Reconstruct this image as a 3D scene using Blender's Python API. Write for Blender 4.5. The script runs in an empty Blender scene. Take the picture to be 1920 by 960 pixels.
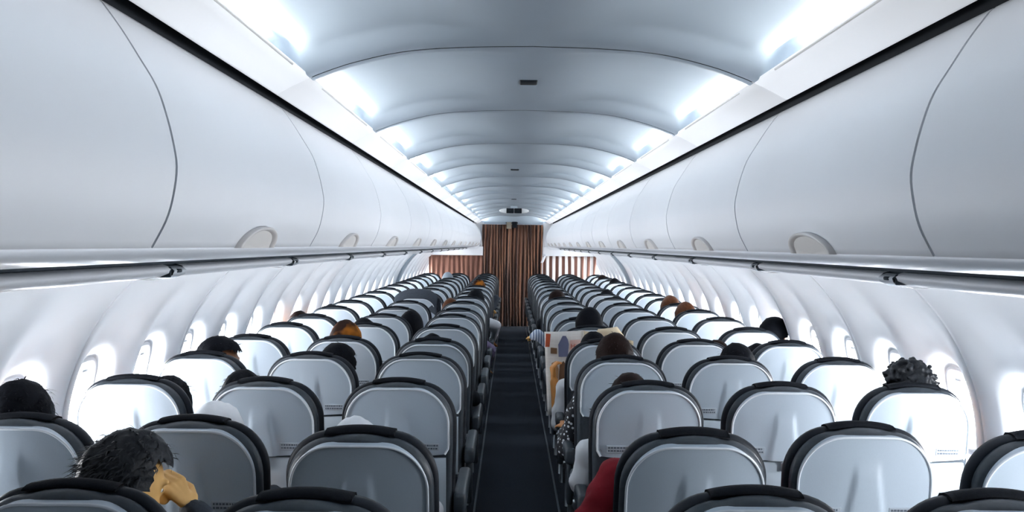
import bpy, bmesh, math, random
from mathutils import Vector, Matrix, noise

sc = bpy.context.scene
COL = sc.collection
R = math.radians
rng = random.Random(7)

# ------------------------------------------------------------------ camera
CX, CZ, F = -0.056, 1.64, 1560.0          # lateral offset, eye height, focal length in px of the 1920 frame
cam_d = bpy.data.cameras.new('camera')
cam = bpy.data.objects.new('camera', cam_d)
COL.objects.link(cam)
cam_d.sensor_width = 36.0
cam_d.lens = 36.0 * F / 1920.0
cam_d.clip_start = 0.02
cam.matrix_world = (Matrix.Translation((CX, 0, CZ)) @ Matrix.Rotation(R(-0.11), 4, 'Z')
                    @ Matrix.Rotation(R(90 - 0.77), 4, 'X') @ Matrix.Rotation(R(0.62), 4, 'Z'))
sc.camera = cam

# ------------------------------------------------------------------ world, exposure
W = bpy.data.worlds.new('world')
sc.world = W
W.use_nodes = True
W.node_tree.nodes['Background'].inputs[0].default_value = (0.75, 0.87, 1.0, 1)
W.node_tree.nodes['Background'].inputs[1].default_value = 1.0
PANE_E = 52.0        # daylight in the window panes
LENS_E = 78.0        # ceiling cove lights
sc.view_settings.view_transform = 'Standard'
sc.view_settings.look = 'None'
sc.view_settings.exposure = 0.38
sc.view_settings.gamma = 1.0
sc.cycles.max_bounces = 5
sc.cycles.diffuse_bounces = 4
sc.cycles.glossy_bounces = 2
sc.cycles.adaptive_threshold = 0.05
sc.cycles.use_denoising = True
sc.cycles.caustics_reflective = False

# ------------------------------------------------------------------ materials
MATS = {}
def mat(name, col, rough=0.5, spec=0.5, metal=0.0, emit=None, estr=0.0, noise_amt=0.0, nscale=40.0, bump=0.0, coat=0.0, sheen=0.0):
    if name in MATS:
        return MATS[name]
    m = bpy.data.materials.new(name)
    m.use_nodes = True
    nt = m.node_tree
    b = nt.nodes['Principled BSDF']
    b.inputs['Base Color'].default_value = (*col, 1)
    b.inputs['Roughness'].default_value = rough
    b.inputs['Metallic'].default_value = metal
    b.inputs['Specular IOR Level'].default_value = spec
    b.inputs['Coat Weight'].default_value = coat
    b.inputs['Sheen Weight'].default_value = sheen
    if emit:
        b.inputs['Emission Color'].default_value = (*emit, 1)
        b.inputs['Emission Strength'].default_value = estr
    if noise_amt or bump:
        tc = nt.nodes.new('ShaderNodeTexCoord')
        nz = nt.nodes.new('ShaderNodeTexNoise')
        nz.inputs['Scale'].default_value = nscale
        nz.inputs['Detail'].default_value = 3
        nt.links.new(tc.outputs['Object'], nz.inputs['Vector'])
        if noise_amt:
            mx = nt.nodes.new('ShaderNodeMix')
            mx.data_type = 'RGBA'
            mx.inputs[6].default_value = (*[c * (1 - noise_amt) for c in col], 1)
            mx.inputs[7].default_value = (*[min(1, c * (1 + noise_amt)) for c in col], 1)
            nt.links.new(nz.outputs['Fac'], mx.inputs[0])
            nt.links.new(mx.outputs[2], b.inputs['Base Color'])
        if bump:
            bp = nt.nodes.new('ShaderNodeBump')
            bp.inputs['Strength'].default_value = bump
            bp.inputs['Distance'].default_value = 0.004
            nt.links.new(nz.outputs['Fac'], bp.inputs['Height'])
            nt.links.new(bp.outputs['Normal'], b.inputs['Normal'])
    MATS[name] = m
    return m

M_WALL = mat('sidewall_plastic', (0.78, 0.81, 0.85), 0.6, 0.25, noise_amt=0.02, nscale=6)
M_BIN = mat('bin_plastic', (0.75, 0.77, 0.805), 0.42, 0.35, noise_amt=0.02, nscale=5)
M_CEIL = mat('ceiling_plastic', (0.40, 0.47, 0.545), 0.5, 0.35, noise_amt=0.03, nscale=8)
M_STRIP = mat('ceiling_strip_plastic', (0.80, 0.82, 0.85), 0.45, 0.4)
M_DIFF = mat('strip_light_diffuser', (0.80, 0.82, 0.85), 0.5, 0.3, emit=(0.97, 0.98, 1.0), estr=0.22)
M_DARK = mat('dark_gap', (0.010, 0.014, 0.02), 0.7, 0.2)
M_CHAN = mat('slate_channel', (0.030, 0.042, 0.055), 0.7, 0.2)
M_RAIL = mat('rail_plastic', (0.68, 0.71, 0.76), 0.3, 0.5)
M_GAP = mat('seam_backing', (0.10, 0.13, 0.17), 0.6, 0.3)
M_LATCH = mat('latch_plastic', (0.60, 0.58, 0.57), 0.35, 0.5)
M_LATCH2 = mat('latch_inner', (0.66, 0.64, 0.62), 0.4, 0.4)
M_CLEAR = mat('lamp_cap', (0.55, 0.60, 0.66), 0.15, 0.6)
M_PANE = mat('daylight_pane', (0.9, 0.95, 1.0), 0.3, 0.3, emit=(0.95, 0.97, 1.0), estr=PANE_E)
M_LENS = mat('cove_light_lens', (0.9, 0.9, 0.85), 0.4, 0.3, emit=(1.0, 1.0, 0.97), estr=LENS_E)
M_SHELL = mat('seat_shell_plastic', (0.44, 0.515, 0.59), 0.33, 0.5, noise_amt=0.05, nscale=300)
M_TRAY = mat('tray_plastic', (0.42, 0.49, 0.55), 0.35, 0.5)
M_RIM = mat('shell_rim_plastic', (0.72, 0.77, 0.82), 0.25, 0.6)
M_LEATHER = mat('slate_leather', (0.036, 0.047, 0.059), 0.45, 0.45, noise_amt=0.25, nscale=60, bump=0.25)
M_LEATHER2 = mat('navy_leather', (0.009, 0.013, 0.020), 0.55, 0.3, noise_amt=0.25, nscale=60, bump=0.25)
M_FLAP = mat('black_flap_fabric', (0.007, 0.009, 0.013), 0.85, 0.15, noise_amt=0.3, nscale=200, bump=0.3)
M_PLACARD = mat('placard', (0.40, 0.45, 0.51), 0.4, 0.4)
M_PRINT = mat('placard_print', (0.10, 0.12, 0.15), 0.5, 0.3)
M_METAL = mat('seat_metal', (0.30, 0.33, 0.36), 0.35, 0.5, metal=0.8)
M_ARM = mat('armrest_plastic', (0.034, 0.045, 0.056), 0.4, 0.5)
M_POCKET = mat('pocket_fabric', (0.016, 0.021, 0.03), 0.8, 0.2)
M_CARPET = mat('navy_carpet', (0.027, 0.034, 0.045), 0.95, 0.1, noise_amt=0.4, nscale=150, bump=0.5)
M_TRACK = mat('floor_track', (0.09, 0.11, 0.13), 0.4, 0.5)
M_ARCH = mat('door_surround', (0.30, 0.36, 0.42), 0.4, 0.4)

# ------------------------------------------------------------------ helpers
def mesh_obj(name, verts, faces, m, parent=None, smooth=True, loc=(0, 0, 0)):
    me = bpy.data.meshes.new(name)
    me.from_pydata([tuple(v) for v in verts], [], faces)
    me.validate()
    if smooth:
        me.polygons.foreach_set('use_smooth', [True] * len(me.polygons))
    me.materials.append(m)
    return link(name, me, parent, loc)

def link(name, me, parent=None, loc=(0, 0, 0)):
    o = bpy.data.objects.new(name, me)
    COL.objects.link(o)
    o.location = loc
    if parent:
        o.parent = parent
    return o

def empty(name, loc=(0, 0, 0)):
    o = bpy.data.objects.new(name, None)
    COL.objects.link(o)
    o.location = loc
    o.empty_display_size = 0.1
    return o

def tag(o, label, cat, group=None):
    o['label'] = label
    o['category'] = cat
    if group:
        o['group'] = group
    return o

def structure(o, label=None):
    o['kind'] = 'structure'
    if label:
        o['label'] = label
    return o

def grid(rows, close=False):
    """rows of equal length point lists -> verts, faces"""
    n = len(rows[0])
    v = [p for r in rows for p in r]
    f = []
    for i in range(len(rows) - 1):
        for j in range(n - 1 if not close else n):
            a = i * n + j
            b = i * n + (j + 1) % n
            f.append((a, b, b + n, a + n))
    return v, f

def flip(f):
    return [tuple(reversed(q)) for q in f]

def join(*vf):
    V, Fc = [], []
    for v, f in vf:
        k = len(V)
        V += list(v)
        Fc += [tuple(i + k for i in q) for q in f]
    return V, Fc

def rbox(cx, cy, cz, sx, sy, sz, b=0.008, seg=2):
    bm = bmesh.new()
    bmesh.ops.create_cube(bm, size=1.0)
    for v in bm.verts:
        v.co = Vector((v.co.x * sx, v.co.y * sy, v.co.z * sz))
    if b > 0:
        bmesh.ops.bevel(bm, geom=bm.edges[:], offset=min(b, 0.49 * min(sx, sy, sz)), segments=seg, affect='EDGES', profile=0.5)
    for v in bm.verts:
        v.co += Vector((cx, cy, cz))
    bm.verts.index_update()
    V = [v.co.copy() for v in bm.verts]
    Fc = [tuple(v.index for v in f.verts) for f in bm.faces]
    bm.free()
    return V, Fc

def tube_along(pts, r, n=6):
    rows = []
    for i, p in enumerate(pts):
        a = Vector(pts[max(i - 1, 0)])
        b = Vector(pts[min(i + 1, len(pts) - 1)])
        t = (b - a).normalized()
        s = t.cross(Vector((0, 1, 0))).normalized() if abs(t.y) < 0.95 else t.cross(Vector((1, 0, 0))).normalized()
        q = t.cross(s)
        rows.append([Vector(p) + r * (math.cos(2*math.pi*k/n) * s + math.sin(2*math.pi*k/n) * q) for k in range(n)])
    v, f = grid(rows, True)
    f.append(tuple(range(n)))
    f.append(tuple(range(len(v) - 1, len(v) - n - 1, -1)))
    return v, f

def interp(pts, t):
    """smooth interpolation through sorted (key, value) points"""
    if t <= pts[0][0]:
        return pts[0][1]
    if t >= pts[-1][0]:
        return pts[-1][1]
    for i in range(len(pts) - 1):
        (a, va), (b, vb) = pts[i], pts[i + 1]
        if a <= t <= b:
            def slope(k):
                lo, hi = max(k - 1, 0), min(k + 1, len(pts) - 1)
                return (pts[hi][1] - pts[lo][1]) / (pts[hi][0] - pts[lo][0])
            h = b - a
            s = (t - a) / h
            ma, mb = slope(i) * h, slope(i + 1) * h
            return ((2*s**3 - 3*s*s + 1) * va + (s**3 - 2*s*s + s) * ma + (-2*s**3 + 3*s*s) * vb + (s**3 - s*s) * mb)

def sstep(a, b, x):
    t = max(0.0, min(1.0, (x - a) / (b - a)))
    return t * t * (3 - 2 * t)

ORD = ['first', 'second', 'third', 'fourth', 'fifth', 'sixth', 'seventh', 'eighth', 'ninth', 'tenth', 'eleventh', 'twelfth', 'thirteenth',
       'fourteenth', 'fifteenth', 'sixteenth', 'seventeenth', 'eighteenth', 'nineteenth', 'twentieth', 'twenty-first']

P = 1.115                  # frame pitch of ceiling, bins and side walls
Y_END = 16.5               # where the curtains hang
Y_BACK = -0.5

# ------------------------------------------------------------------ floor and end walls
v, f = rbox(0, (Y_BACK + 18) / 2, -0.05, 3.9, 18 - Y_BACK, 0.1, 0)
floor = structure(mesh_obj('floor', v, f, M_CARPET, None, False))
for sx in (-1, 1):
    v, f = rbox(sx * 0.262, (Y_BACK + Y_END) / 2, 0.003, 0.014, Y_END - Y_BACK - 0.1, 0.006, 0.002, 1)
    mesh_obj('seat_track', v, f, M_TRACK, floor, False)
v, f = rbox(0, 17.6, 1.1, 3.9, 0.06, 2.3, 0)
structure(mesh_obj('wall_front', v, f, M_STRIP, None, False))
v, f = rbox(0, Y_BACK - 0.05, 1.1, 3.9, 0.06, 2.3, 0)
structure(mesh_obj('wall_back', v, f, mat('galley_grey', (0.10, 0.12, 0.14), 0.6), None, False))

# ------------------------------------------------------------------ side walls with windows
WALL = [(-1.66, 1.66), (-1.5, 1.755), (-1.3, 1.82), (-1.05, 1.853), (-0.82, 1.853), (-0.62, 1.825), (-0.45, 1.765), (-0.30, 1.68), (-0.17, 1.57), (-0.085, 1.475)]
WIN_Z, WIN_A, WIN_B = -0.69, 0.115, 0.17
SEAM0 = 3.32
def win_r(dy, dz, p=2.8):
    return ((abs(dy) / WIN_A) ** p + (abs(dz) / WIN_B) ** p) ** (1 / p)
def wall_x(dy, z):
    """lateral position of the lining at dy from a window centre"""
    s = sstep(-0.12, -0.46, z) * sstep(-1.22, -0.98, z)
    t = abs(dy) / (P / 4)
    scoop = 0.050 * (1 - sstep(0.30, 0.98, t)) * s
    r = win_r(dy, z - WIN_Z)
    well = 0.045 * (1 - sstep(1.0, 1.45, r))
    return interp(WALL, z) + scoop + well
zs = [-1.64 + i * (1.64 - 0.085) / 60 for i in range(61)]
def make_panel():
    ny = 48
    V, Fc = [], []
    hw = P / 2 - 0.003
    ys = [-hw - 0.001] + [-hw + 2 * hw * i / ny for i in range(ny + 1)] + [hw + 0.001]
    rows = []
    for j, y in enumerate(ys):
        dy = (y + P / 4) if y < 0 else (y - P / 4)
        edge = 0.02 if j in (0, len(ys) - 1) else 0
        rows.append([(wall_x(dy, z) + edge, y, z + CZ) for z in zs])
    n = len(zs)
    V = [p for r in rows for p in r]
    for i in range(len(rows) - 1):
        for j in range(n - 1):
            yc = (ys[i] + ys[i + 1]) / 2
            zc = (zs[j] + zs[j + 1]) / 2
            dy = (yc + P / 4) if yc < 0 else (yc - P / 4)
            if win_r(dy, zc - WIN_Z) < 0.97:
                continue
            a = i * n + j
            Fc.append((a, a + n, a + n + 1, a + 1))
    return V, Fc
PV, PF = make_panel()
def ellipse_pts(a, b, n=40, p=2.8):
    out = []
    for k in range(n):
        t = 2 * math.pi * k / n
        c, s = math.cos(t), math.sin(t)
        out.append((a * math.copysign(abs(c) ** (2 / p), c), b * math.copysign(abs(s) ** (2 / p), s)))
    return out
def win_ring(rads, cut=0):
    rows = []
    for (k, off) in rads:
        rows.append([(interp(WALL, WIN_Z + dz * k) + 0.05 + 0.045 + off, dy * k, CZ + WIN_Z + dz * k) for dy, dz in ellipse_pts(WIN_A, WIN_B)])
    return grid(rows, True)
pane_v = [(interp(WALL, WIN_Z + dz * 1.04) + 0.105, dy * 1.04, CZ + WIN_Z + dz * 1.04) for dy, dz in ellipse_pts(WIN_A, WIN_B)]
pane_f = [tuple(range(len(pane_v)))]
frame_v, frame_f = win_ring([(1.08, -0.002), (1.05, -0.012), (0.97, -0.010), (0.93, 0.004), (0.93, 0.012)])
hz = WIN_Z + 0.125
hx = interp(WALL, hz) + 0.085
hand_v, hand_f = rbox(hx, 0, CZ + hz, 0.010, 0.05, 0.014, 0.004)
def mirror(V, Fc):
    return [(-p[0], p[1], p[2]) for p in V], flip(Fc)
for side, sx in (('left', -1), ('right', 1)):
    root = structure(empty('wall_' + side, (0, 0, 0)), 'white curved side lining with a row of bright windows on the %s' % side)
    S = (lambda V, Fc: mirror(V, Fc)) if sx < 0 else (lambda V, Fc: (V, Fc))
    meshes = {}
    for key, (V, Fc, m) in {'sidewall_panel': (PV, PF, M_WALL), 'pane': (pane_v, pane_f, M_PANE), 'window_shade': (pane_v, pane_f, M_STRIP), 'window_frame': (frame_v, frame_f, M_STRIP),  # window_shade: added unseen shade that dims the near end
                            'shade_handle': (hand_v, hand_f, M_RAIL)}.items():
        V, Fc = S(V, Fc)
        me = bpy.data.meshes.new(key)
        me.from_pydata([tuple(p) for p in V], [], Fc)
        me.polygons.foreach_set('use_smooth', [key not in ('pane', 'window_shade')] * len(me.polygons))
        me.materials.append(m)
        meshes[key] = me
    k = -4
    while SEAM0 + k * P < Y_END + 0.3:
        yc = SEAM0 + (k + 0.5) * P
        pn = link('sidewall_panel', meshes['sidewall_panel'], root, (0, yc, 0))
        for q in (-1, 1):
            shut = yc + q * P / 4 < (2.2 if sx < 0 else 1.2)      # unseen shades added shut here to dim the nearest seats and bins
            for key in ('window_frame', 'window_shade' if shut else 'pane', 'shade_handle'):
                link(key, meshes[key], pn, (0, q * P / 4, 0))
        k += 1
    # dark backing behind the seams
    rows = [[(sx * (interp(WALL, z) + 0.016), y, z + CZ) for z in zs[::3]] for y in (Y_BACK, 17.6)]
    seams = []
    k = -4
    while SEAM0 + k * P < Y_END:
        ys_ = SEAM0 + k * P
        rows = [[(sx * (interp(WALL, z) + 0.012), y, z + CZ) for z in zs[::3]] for y in (ys_ - 0.012, ys_ + 0.012)]
        vv, ff = grid(rows)
        mesh_obj('seam_backing', vv, ff, M_GAP, root)
        k += 1
    # grey surround of the exit far ahead
    rows = []
    for y, off in ((12.85, 0.03), (12.87, -0.03), (13.15, -0.03), (13.17, 0.03)):
        rows.append([(sx * (interp(WALL, z) + off), y, z + CZ) for z in zs[::2]])
    vv, ff = grid(rows)
    mesh_obj('exit_surround', vv, ff, M_ARCH, root)

# ------------------------------------------------------------------ ceiling
CEIL = [(0, 0.56), (0.2, 0.555), (0.365, 0.541), (0.512, 0.507), (0.60, 0.476), (0.627, 0.464), (0.717, 0.418)]
RING0 = 2.355
ceiling = structure(empty('ceiling', (0, 0, CZ)), 'arched pale ceiling panels with recessed light strips along both edges')
def bump_y(t):
    """0 at the ring joints, 1 in the recessed middle of a panel; t in metres along the panel"""
    return sstep(0.035, 0.14, t) * sstep(P - 0.035, P - 0.17, t)
xs_c = [0.60 * i / 16 for i in range(17)] + [0.613, 0.627, 0.65, 0.675, 0.695, 0.705]
xs_c = [-x for x in reversed(xs_c[1:])] + xs_c
def panel_mesh():
    ts = [0.004, 0.02, 0.035, 0.05, 0.065, 0.08, 0.095, 0.11, 0.125, 0.14] + [0.2 + 0.1 * i for i in range(8)] + [P - 0.17 + 0.0135 * i for i in range(11)] + [P - 0.015, P - 0.004]
    rows = []
    for t in ts:
        r = []
        for x in xs_c:
            ax = abs(x)
            h = interp(CEIL, ax) + (0.010 if ax > 0.628 else 0)
            rec = 0.034 * sstep(0.0, 0.35, ax)
            if ax > 0.60:
                rec = 0.034 + 0.052 * sstep(0.60, 0.67, ax) - (0.05 if ax > 0.70 else 0)
            r.append((x, t, h + rec * bump_y(t)))
        rows.append(r)
    v, f = grid(rows)
    return v, f
cv, cf = panel_mesh()
cme = bpy.data.meshes.new('ceiling_panel')
cme.from_pydata(cv, [], cf)
cme.polygons.foreach_set('use_smooth', [True] * len(cme.polygons))
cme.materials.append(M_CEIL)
def lens_mesh(sx):
    """lamp strip in the cove above the side strip, facing the middle of the ceiling"""
    rows = [[(sx * 0.653, t, 0.462), (sx * 0.656, t, 0.479)] for t in (0.17, P - 0.20)]
    v, f = grid(rows)
    if sx > 0:
        f = flip(f)
    me = bpy.data.meshes.new('cove_lamp')
    me.from_pydata([tuple(p) for p in v], [], f)
    me.materials.append(M_LENS)
    return me
def housing_mesh(sx):
    v, f = rbox(sx * 0.666, P / 2 - 0.015, 0.470, 0.018, P - 0.34, 0.019, 0.002, 1)
    me = bpy.data.meshes.new('lamp_housing')
    me.from_pydata([tuple(p) for p in v], [], f)
    me.materials.append(M_STRIP)
    return me
def bar_mesh(sx):
    v, f = rbox(sx * 0.629, P / 2 - 0.015, 0.4665, 0.006, P - 0.33, 0.010, 0.002, 1)
    me = bpy.data.meshes.new('cove_lip')
    me.from_pydata([tuple(p) for p in v], [], f)
    me.materials.append(M_LATCH2)
    return me
def strip_mesh(sx):
    rows = []
    for t in (0.0035, 0.0045, P - 0.0045, P - 0.0035):
        up = 0.012 if t in (0.0035, P - 0.0035) else 0
        rows.append([(sx * 0.740, t, 0.428 + up), (sx * 0.722, t, 0.4185 + up), (sx * 0.714, t, 0.419 + up), (sx * 0.68, t, 0.4375 + up), (sx * 0.65, t, 0.4525 + up), (sx * 0.627, t, 0.4625 + up), (sx * 0.625, t, 0.470 + up)])
    v, f = grid(rows)
    me = bpy.data.meshes.new('side_strip')
    me.from_pydata(v, [], f)
    me.polygons.foreach_set('use_smooth', [True] * len(me.polygons))
    me.materials.append(M_DIFF)
    return me
lens, strip, rib = {s: lens_mesh(s) for s in (-1, 1)}, {s: strip_mesh(s) for s in (-1, 1)}, {s: bar_mesh(s) for s in (-1, 1)}
housing = {s: housing_mesh(s) for s in (-1, 1)}
k = -3
while RING0 + k * P < Y_END + 0.2:
    y = RING0 + k * P
    pn = link('ceiling_panel', cme, ceiling, (0, y, 0))
    for s in (-1, 1):
        link('side_strip', strip[s], ceiling, (0, y, 0))
        link('cove_lamp', lens[s], pn)
        link('lamp_housing', housing[s], pn)
        link('cove_lip', rib[s], pn)
    vv, ff = grid([[(x, yy, interp(CEIL, abs(x)) + 0.012) for x in [-0.717] + xs_c + [0.717]] for yy in (y - 0.03, y + 0.03)])
    mesh_obj('joint_backing', vv, ff, M_ARCH, ceiling)
    k += 1
for s in (-1, 1):   # dark slot above the bins
    vv, ff = grid([[(s * 0.722, y, 0.425), (s * 0.725, y, 0.50), (s * 0.83, y, 0.50), (s * 0.83, y, 0.38)] for y in (Y_BACK, 17.5)])
    mesh_obj('dark_slot', vv, ff, M_DARK, ceiling)
for (x, y) in ((0.0, 2.87), (-0.03, 6.2), (-0.02, 10.2)):    # small dark slots in the middle of the ceiling
    vv, ff = rbox(x, y, interp(CEIL, abs(x)) + 0.002, 0.062, 0.075, 0.012, 0.005)
    mesh_obj('ceiling_slot', vv, ff, M_DARK, ceiling)

# roof skin closing the cabin from above (keeps daylight out)
rows = []
for y in (Y_BACK - 0.1, 17.7):
    rows.append([(2.0 * math.cos(a), y, 0.78 + 2.0 * math.sin(a)) for a in [math.pi * i / 32 for i in range(33)]])
vv, ff = grid(rows)
mesh_obj('hull_skin', vv, ff, M_DARK, ceiling, True, (0, 0, -CZ))

# ------------------------------------------------------------------ overhead bins
BIN = [(-0.012, 0.667), (0.0365, 0.642), (0.0785, 0.6305), (0.126, 0.625), (0.164, 0.6305), (0.211, 0.642), (0.263, 0.6605), (0.312, 0.690), (0.362, 0.722), (0.404, 0.753)]
bz = [-0.012 + i * (0.404 + 0.012) / 36 for i in range(37)]
BIN0 = 1.418
def bin_door():
    g = 0.0045
    def prof(t, off):
        return [(0.80, t, 0.418), (0.762 + off * 0.4, t, 0.412)] + [(interp(BIN, z) + off, t, z) for z in reversed(bz)] + [(0.690 + off, t, -0.017)]
    face = grid([prof(t, 0.0) for t in (g, 0.2, 0.4, 0.6, 0.8, 1.0, P - g)])
    e1 = grid([prof(t, o) for t, o in ((g, 0.016), (g, 0.0))])
    e2 = grid([prof(t, o) for t, o in ((P - g, 0.0), (P - g, 0.016))])
    return join(face, e1, e2)
def bin_body():
    rows = []
    for t in (-0.0, P):
        rows.append([(0.81, t, 0.40)] + [(interp(BIN, z) + 0.012, t, z) for z in reversed(bz[::2])])
    return grid(rows)
def latch():
    """half-ellipse scoop handle standing slightly proud of the door's lower edge"""
    rows_r, rows_i = [], []
    L, H = 0.128, 0.050
    n = 28
    def pt(a, s, out):
        t = -math.cos(a) * L * s
        z = -0.014 + math.sin(a) ** 0.8 * H * s
        return (interp(BIN, z) - out, P / 2 + t, z)
    angs = [math.pi * i / n for i in range(n + 1)]
    rim = grid([[pt(a, s, o) for a in angs] for s, o in ((1.03, -0.001), (1.0, 0.012), (0.93, 0.016), (0.84, 0.012), (0.82, 0.006))])
    inner = grid([[pt(a, s, o) for a in angs] for s, o in ((0.83, 0.007), (0.6, 0.009), (0.3, 0.010), (0.02, 0.010))])
    return rim, inner
door_v, door_f = bin_door()
body_v, body_f = bin_body()
(rim_v, rim_f), (inn_v, inn_f) = latch()
for side, sx in (('left', -1), ('right', 1)):
    me = {}
    for key, V, Fc, m in (('door', door_v, door_f, M_BIN), ('body', body_v, body_f, M_GAP), ('latch', rim_v, rim_f, M_LATCH), ('latch_recess', inn_v, inn_f, M_LATCH2)):
        if sx < 0:
            V, Fc = mirror(V, Fc)
        d = bpy.data.meshes.new(key)
        d.from_pydata([tuple(p) for p in V], [], Fc)
        d.polygons.foreach_set('use_smooth', [True] * len(d.polygons))
        d.materials.append(m)
        me[key] = d
    k = -1
    while BIN0 + k * P < Y_END - 0.6:
        y = BIN0 + k * P
        b = empty('overhead_bin', (0, y, CZ))
        tag(b, 'white closed overhead bin with a scoop latch, %s on the %s counting toward the curtain' % (ORD[k + 1], side), 'overhead bin', 'overhead bins on the %s' % side)
        link('body', me['body'], b)
        link('door', me['door'], b)
        l = link('latch', me['latch'], b, (0, -0.14 if k == -1 else 0, 0))
        link('latch_recess', me['latch_recess'], l)
        k += 1
    y_bin_end = BIN0 + k * P

# ------------------------------------------------------------------ service rails under the bins
for n, (side, sx) in enumerate((('left', -1), ('right', 1))):
    t = structure(empty('trim_%d' % (n + 1), (0, 0, CZ)), 'white rail with reading lights below the %s overhead bins' % side)
    def strip_obj(name, prof, m, y0, y1, parent=t):
        rows = [[(sx * x, y, z) for x, z in prof] for y in (y0, y1)]
        v, f = grid(rows)
        return mesh_obj(name, v, f if sx < 0 else flip(f), m, parent)
    strip_obj('valance', [(0.672, -0.006), (0.668, -0.015), (0.675, -0.024), (0.695, -0.033), (0.725, -0.039), (0.748, -0.041), (0.757, -0.038), (0.760, -0.033)], M_RAIL, Y_BACK, y_bin_end)
    strip_obj('channel', [(0.757, -0.034), (0.85, -0.034), (0.891, -0.036), (0.894, -0.055), (0.893, -0.078)], M_CHAN, Y_BACK, y_bin_end)
    strip_obj('soffit', [(1.02, -0.080), (1.2, -0.078), (1.4, -0.082), (1.53, -0.088)], M_WALL, Y_BACK, 17.5)
    tube = [(0.890, -0.056), (0.876, -0.060), (0.868, -0.067), (0.872, -0.077), (0.893, -0.086), (0.925, -0.091), (0.965, -0.090), (1.0, -0.085), (1.03, -0.081)]
    J0 = 2.0
    k = -2
    while J0 + k * P < y_bin_end - 0.3:
        y = J0 + k * P
        strip_obj('rail_segment', tube, M_RAIL, y + 0.075, y + P - 0.004)
        c = strip_obj('reading_light', [(x - (0.006 if x < 0.95 else 0), z - 0.004) for x, z in tube], M_CLEAR, y - 0.002, y + 0.073)
        v, f = rbox(sx * 0.866, y + 0.03, -0.072, 0.012, 0.026, 0.009, 0.003)
        mesh_obj('lamp_switch', v, f, M_CHAN, c)
        v, f = rbox(sx * 0.905, y - 0.007, -0.074, 0.075, 0.007, 0.026, 0.003)
        mesh_obj('rail_joint', v, f, M_CHAN, t)
        k += 1

# ------------------------------------------------------------------ forward partition: bin ends, header, curtains
def profile_plate(name, sx, prof, y0, y1, m, parent=None):
    n = len(prof)
    v = [(sx * x, y, z) for y in (y0, y1) for x, z in prof]
    f = [tuple(range(n)), tuple(range(2 * n - 1, n - 1, -1))] + [(i, i + n, (i + 1) % n + n, (i + 1) % n) for i in range(n)]
    return mesh_obj(name, v, f, m, parent, False)
t = structure(empty('trim_3', (0, 0, CZ)), 'white partition frame around the curtains')
for sx in (-1, 1):
    prof = [(interp(BIN, z) - 0.015, z) for z in bz[::3]] + [(0.80, 0.42), (1.55, 0.42), (1.55, -0.09), (0.70, -0.09)]
    profile_plate('bin_end_panel', sx, prof, y_bin_end - 0.02, y_bin_end + 0.03, M_BIN, t)
    profile_plate('curtain_header', sx, [(0.60, -0.04), (1.62, -0.04), (1.72, -0.215), (0.60, -0.215)], Y_END - 0.04, Y_END + 0.06, M_STRIP, t)
    profile_plate('side_jamb', sx, [(0.585, 0.44), (0.78, 0.44), (0.78, -0.10), (0.63, -0.10)], Y_END + 0.02, Y_END + 0.10, M_STRIP, t)
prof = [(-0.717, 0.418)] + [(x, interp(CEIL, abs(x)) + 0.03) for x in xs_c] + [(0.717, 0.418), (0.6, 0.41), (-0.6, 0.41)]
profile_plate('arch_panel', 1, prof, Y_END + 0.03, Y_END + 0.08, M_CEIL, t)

def curtain_mat(name, c1, c2, stripe):
    m = bpy.data.materials.new(name)
    m.use_nodes = True
    nt = m.node_tree
    b = nt.nodes['Principled BSDF']
    b.inputs['Roughness'].default_value = 0.75
    b.inputs['Sheen Weight'].default_value = 0.3
    tc = nt.nodes.new('ShaderNodeTexCoord')
    nz = nt.nodes.new('ShaderNodeTexNoise')
    mp = nt.nodes.new('ShaderNodeMapping')
    mp.inputs['Scale'].default_value = (stripe, 1, 0.6)
    nt.links.new(tc.outputs['Object'], mp.inputs['Vector'])
    nt.links.new(mp.outputs['Vector'], nz.inputs['Vector'])
    nz.inputs['Scale'].default_value = 1.0
    nz.inputs['Detail'].default_value = 2
    cr = nt.nodes.new('ShaderNodeValToRGB')
    cr.color_ramp.elements[0].position = 0.42
    cr.color_ramp.elements[0].color = (*c1, 1)
    cr.color_ramp.elements[1].position = 0.66
    cr.color_ramp.elements[1].color = (*c2, 1)
    nt.links.new(nz.outputs['Fac'], cr.inputs[0])
    nt.links.new(cr.outputs[0], b.inputs['Base Color'])
    return m
def lit_fold_mat(name, c1, c2, period):
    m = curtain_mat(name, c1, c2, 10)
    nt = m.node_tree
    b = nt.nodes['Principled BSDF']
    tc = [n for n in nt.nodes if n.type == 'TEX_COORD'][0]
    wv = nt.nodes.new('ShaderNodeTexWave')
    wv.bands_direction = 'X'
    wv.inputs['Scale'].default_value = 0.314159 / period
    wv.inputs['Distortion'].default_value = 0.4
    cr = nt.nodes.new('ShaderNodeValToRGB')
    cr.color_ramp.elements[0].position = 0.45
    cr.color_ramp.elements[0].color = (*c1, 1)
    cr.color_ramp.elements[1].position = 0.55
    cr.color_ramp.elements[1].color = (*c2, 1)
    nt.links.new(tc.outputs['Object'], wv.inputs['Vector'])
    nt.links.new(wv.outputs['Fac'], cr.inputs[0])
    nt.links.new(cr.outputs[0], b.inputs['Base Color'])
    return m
M_CUR = curtain_mat('brown_curtain', (0.045, 0.016, 0.010), (0.36, 0.16, 0.085), 26)  # paler streaks put light coming through the cloth into its colour
M_CUR2 = curtain_mat('rust_curtain', (0.15, 0.058, 0.036), (0.27, 0.12, 0.08), 18)
M_CUR3 = lit_fold_mat('lit_fold_curtain', (0.20, 0.085, 0.06), (0.80, 0.76, 0.74), 0.125)  # white bands are sunlit folds put into the cloth colour
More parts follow.
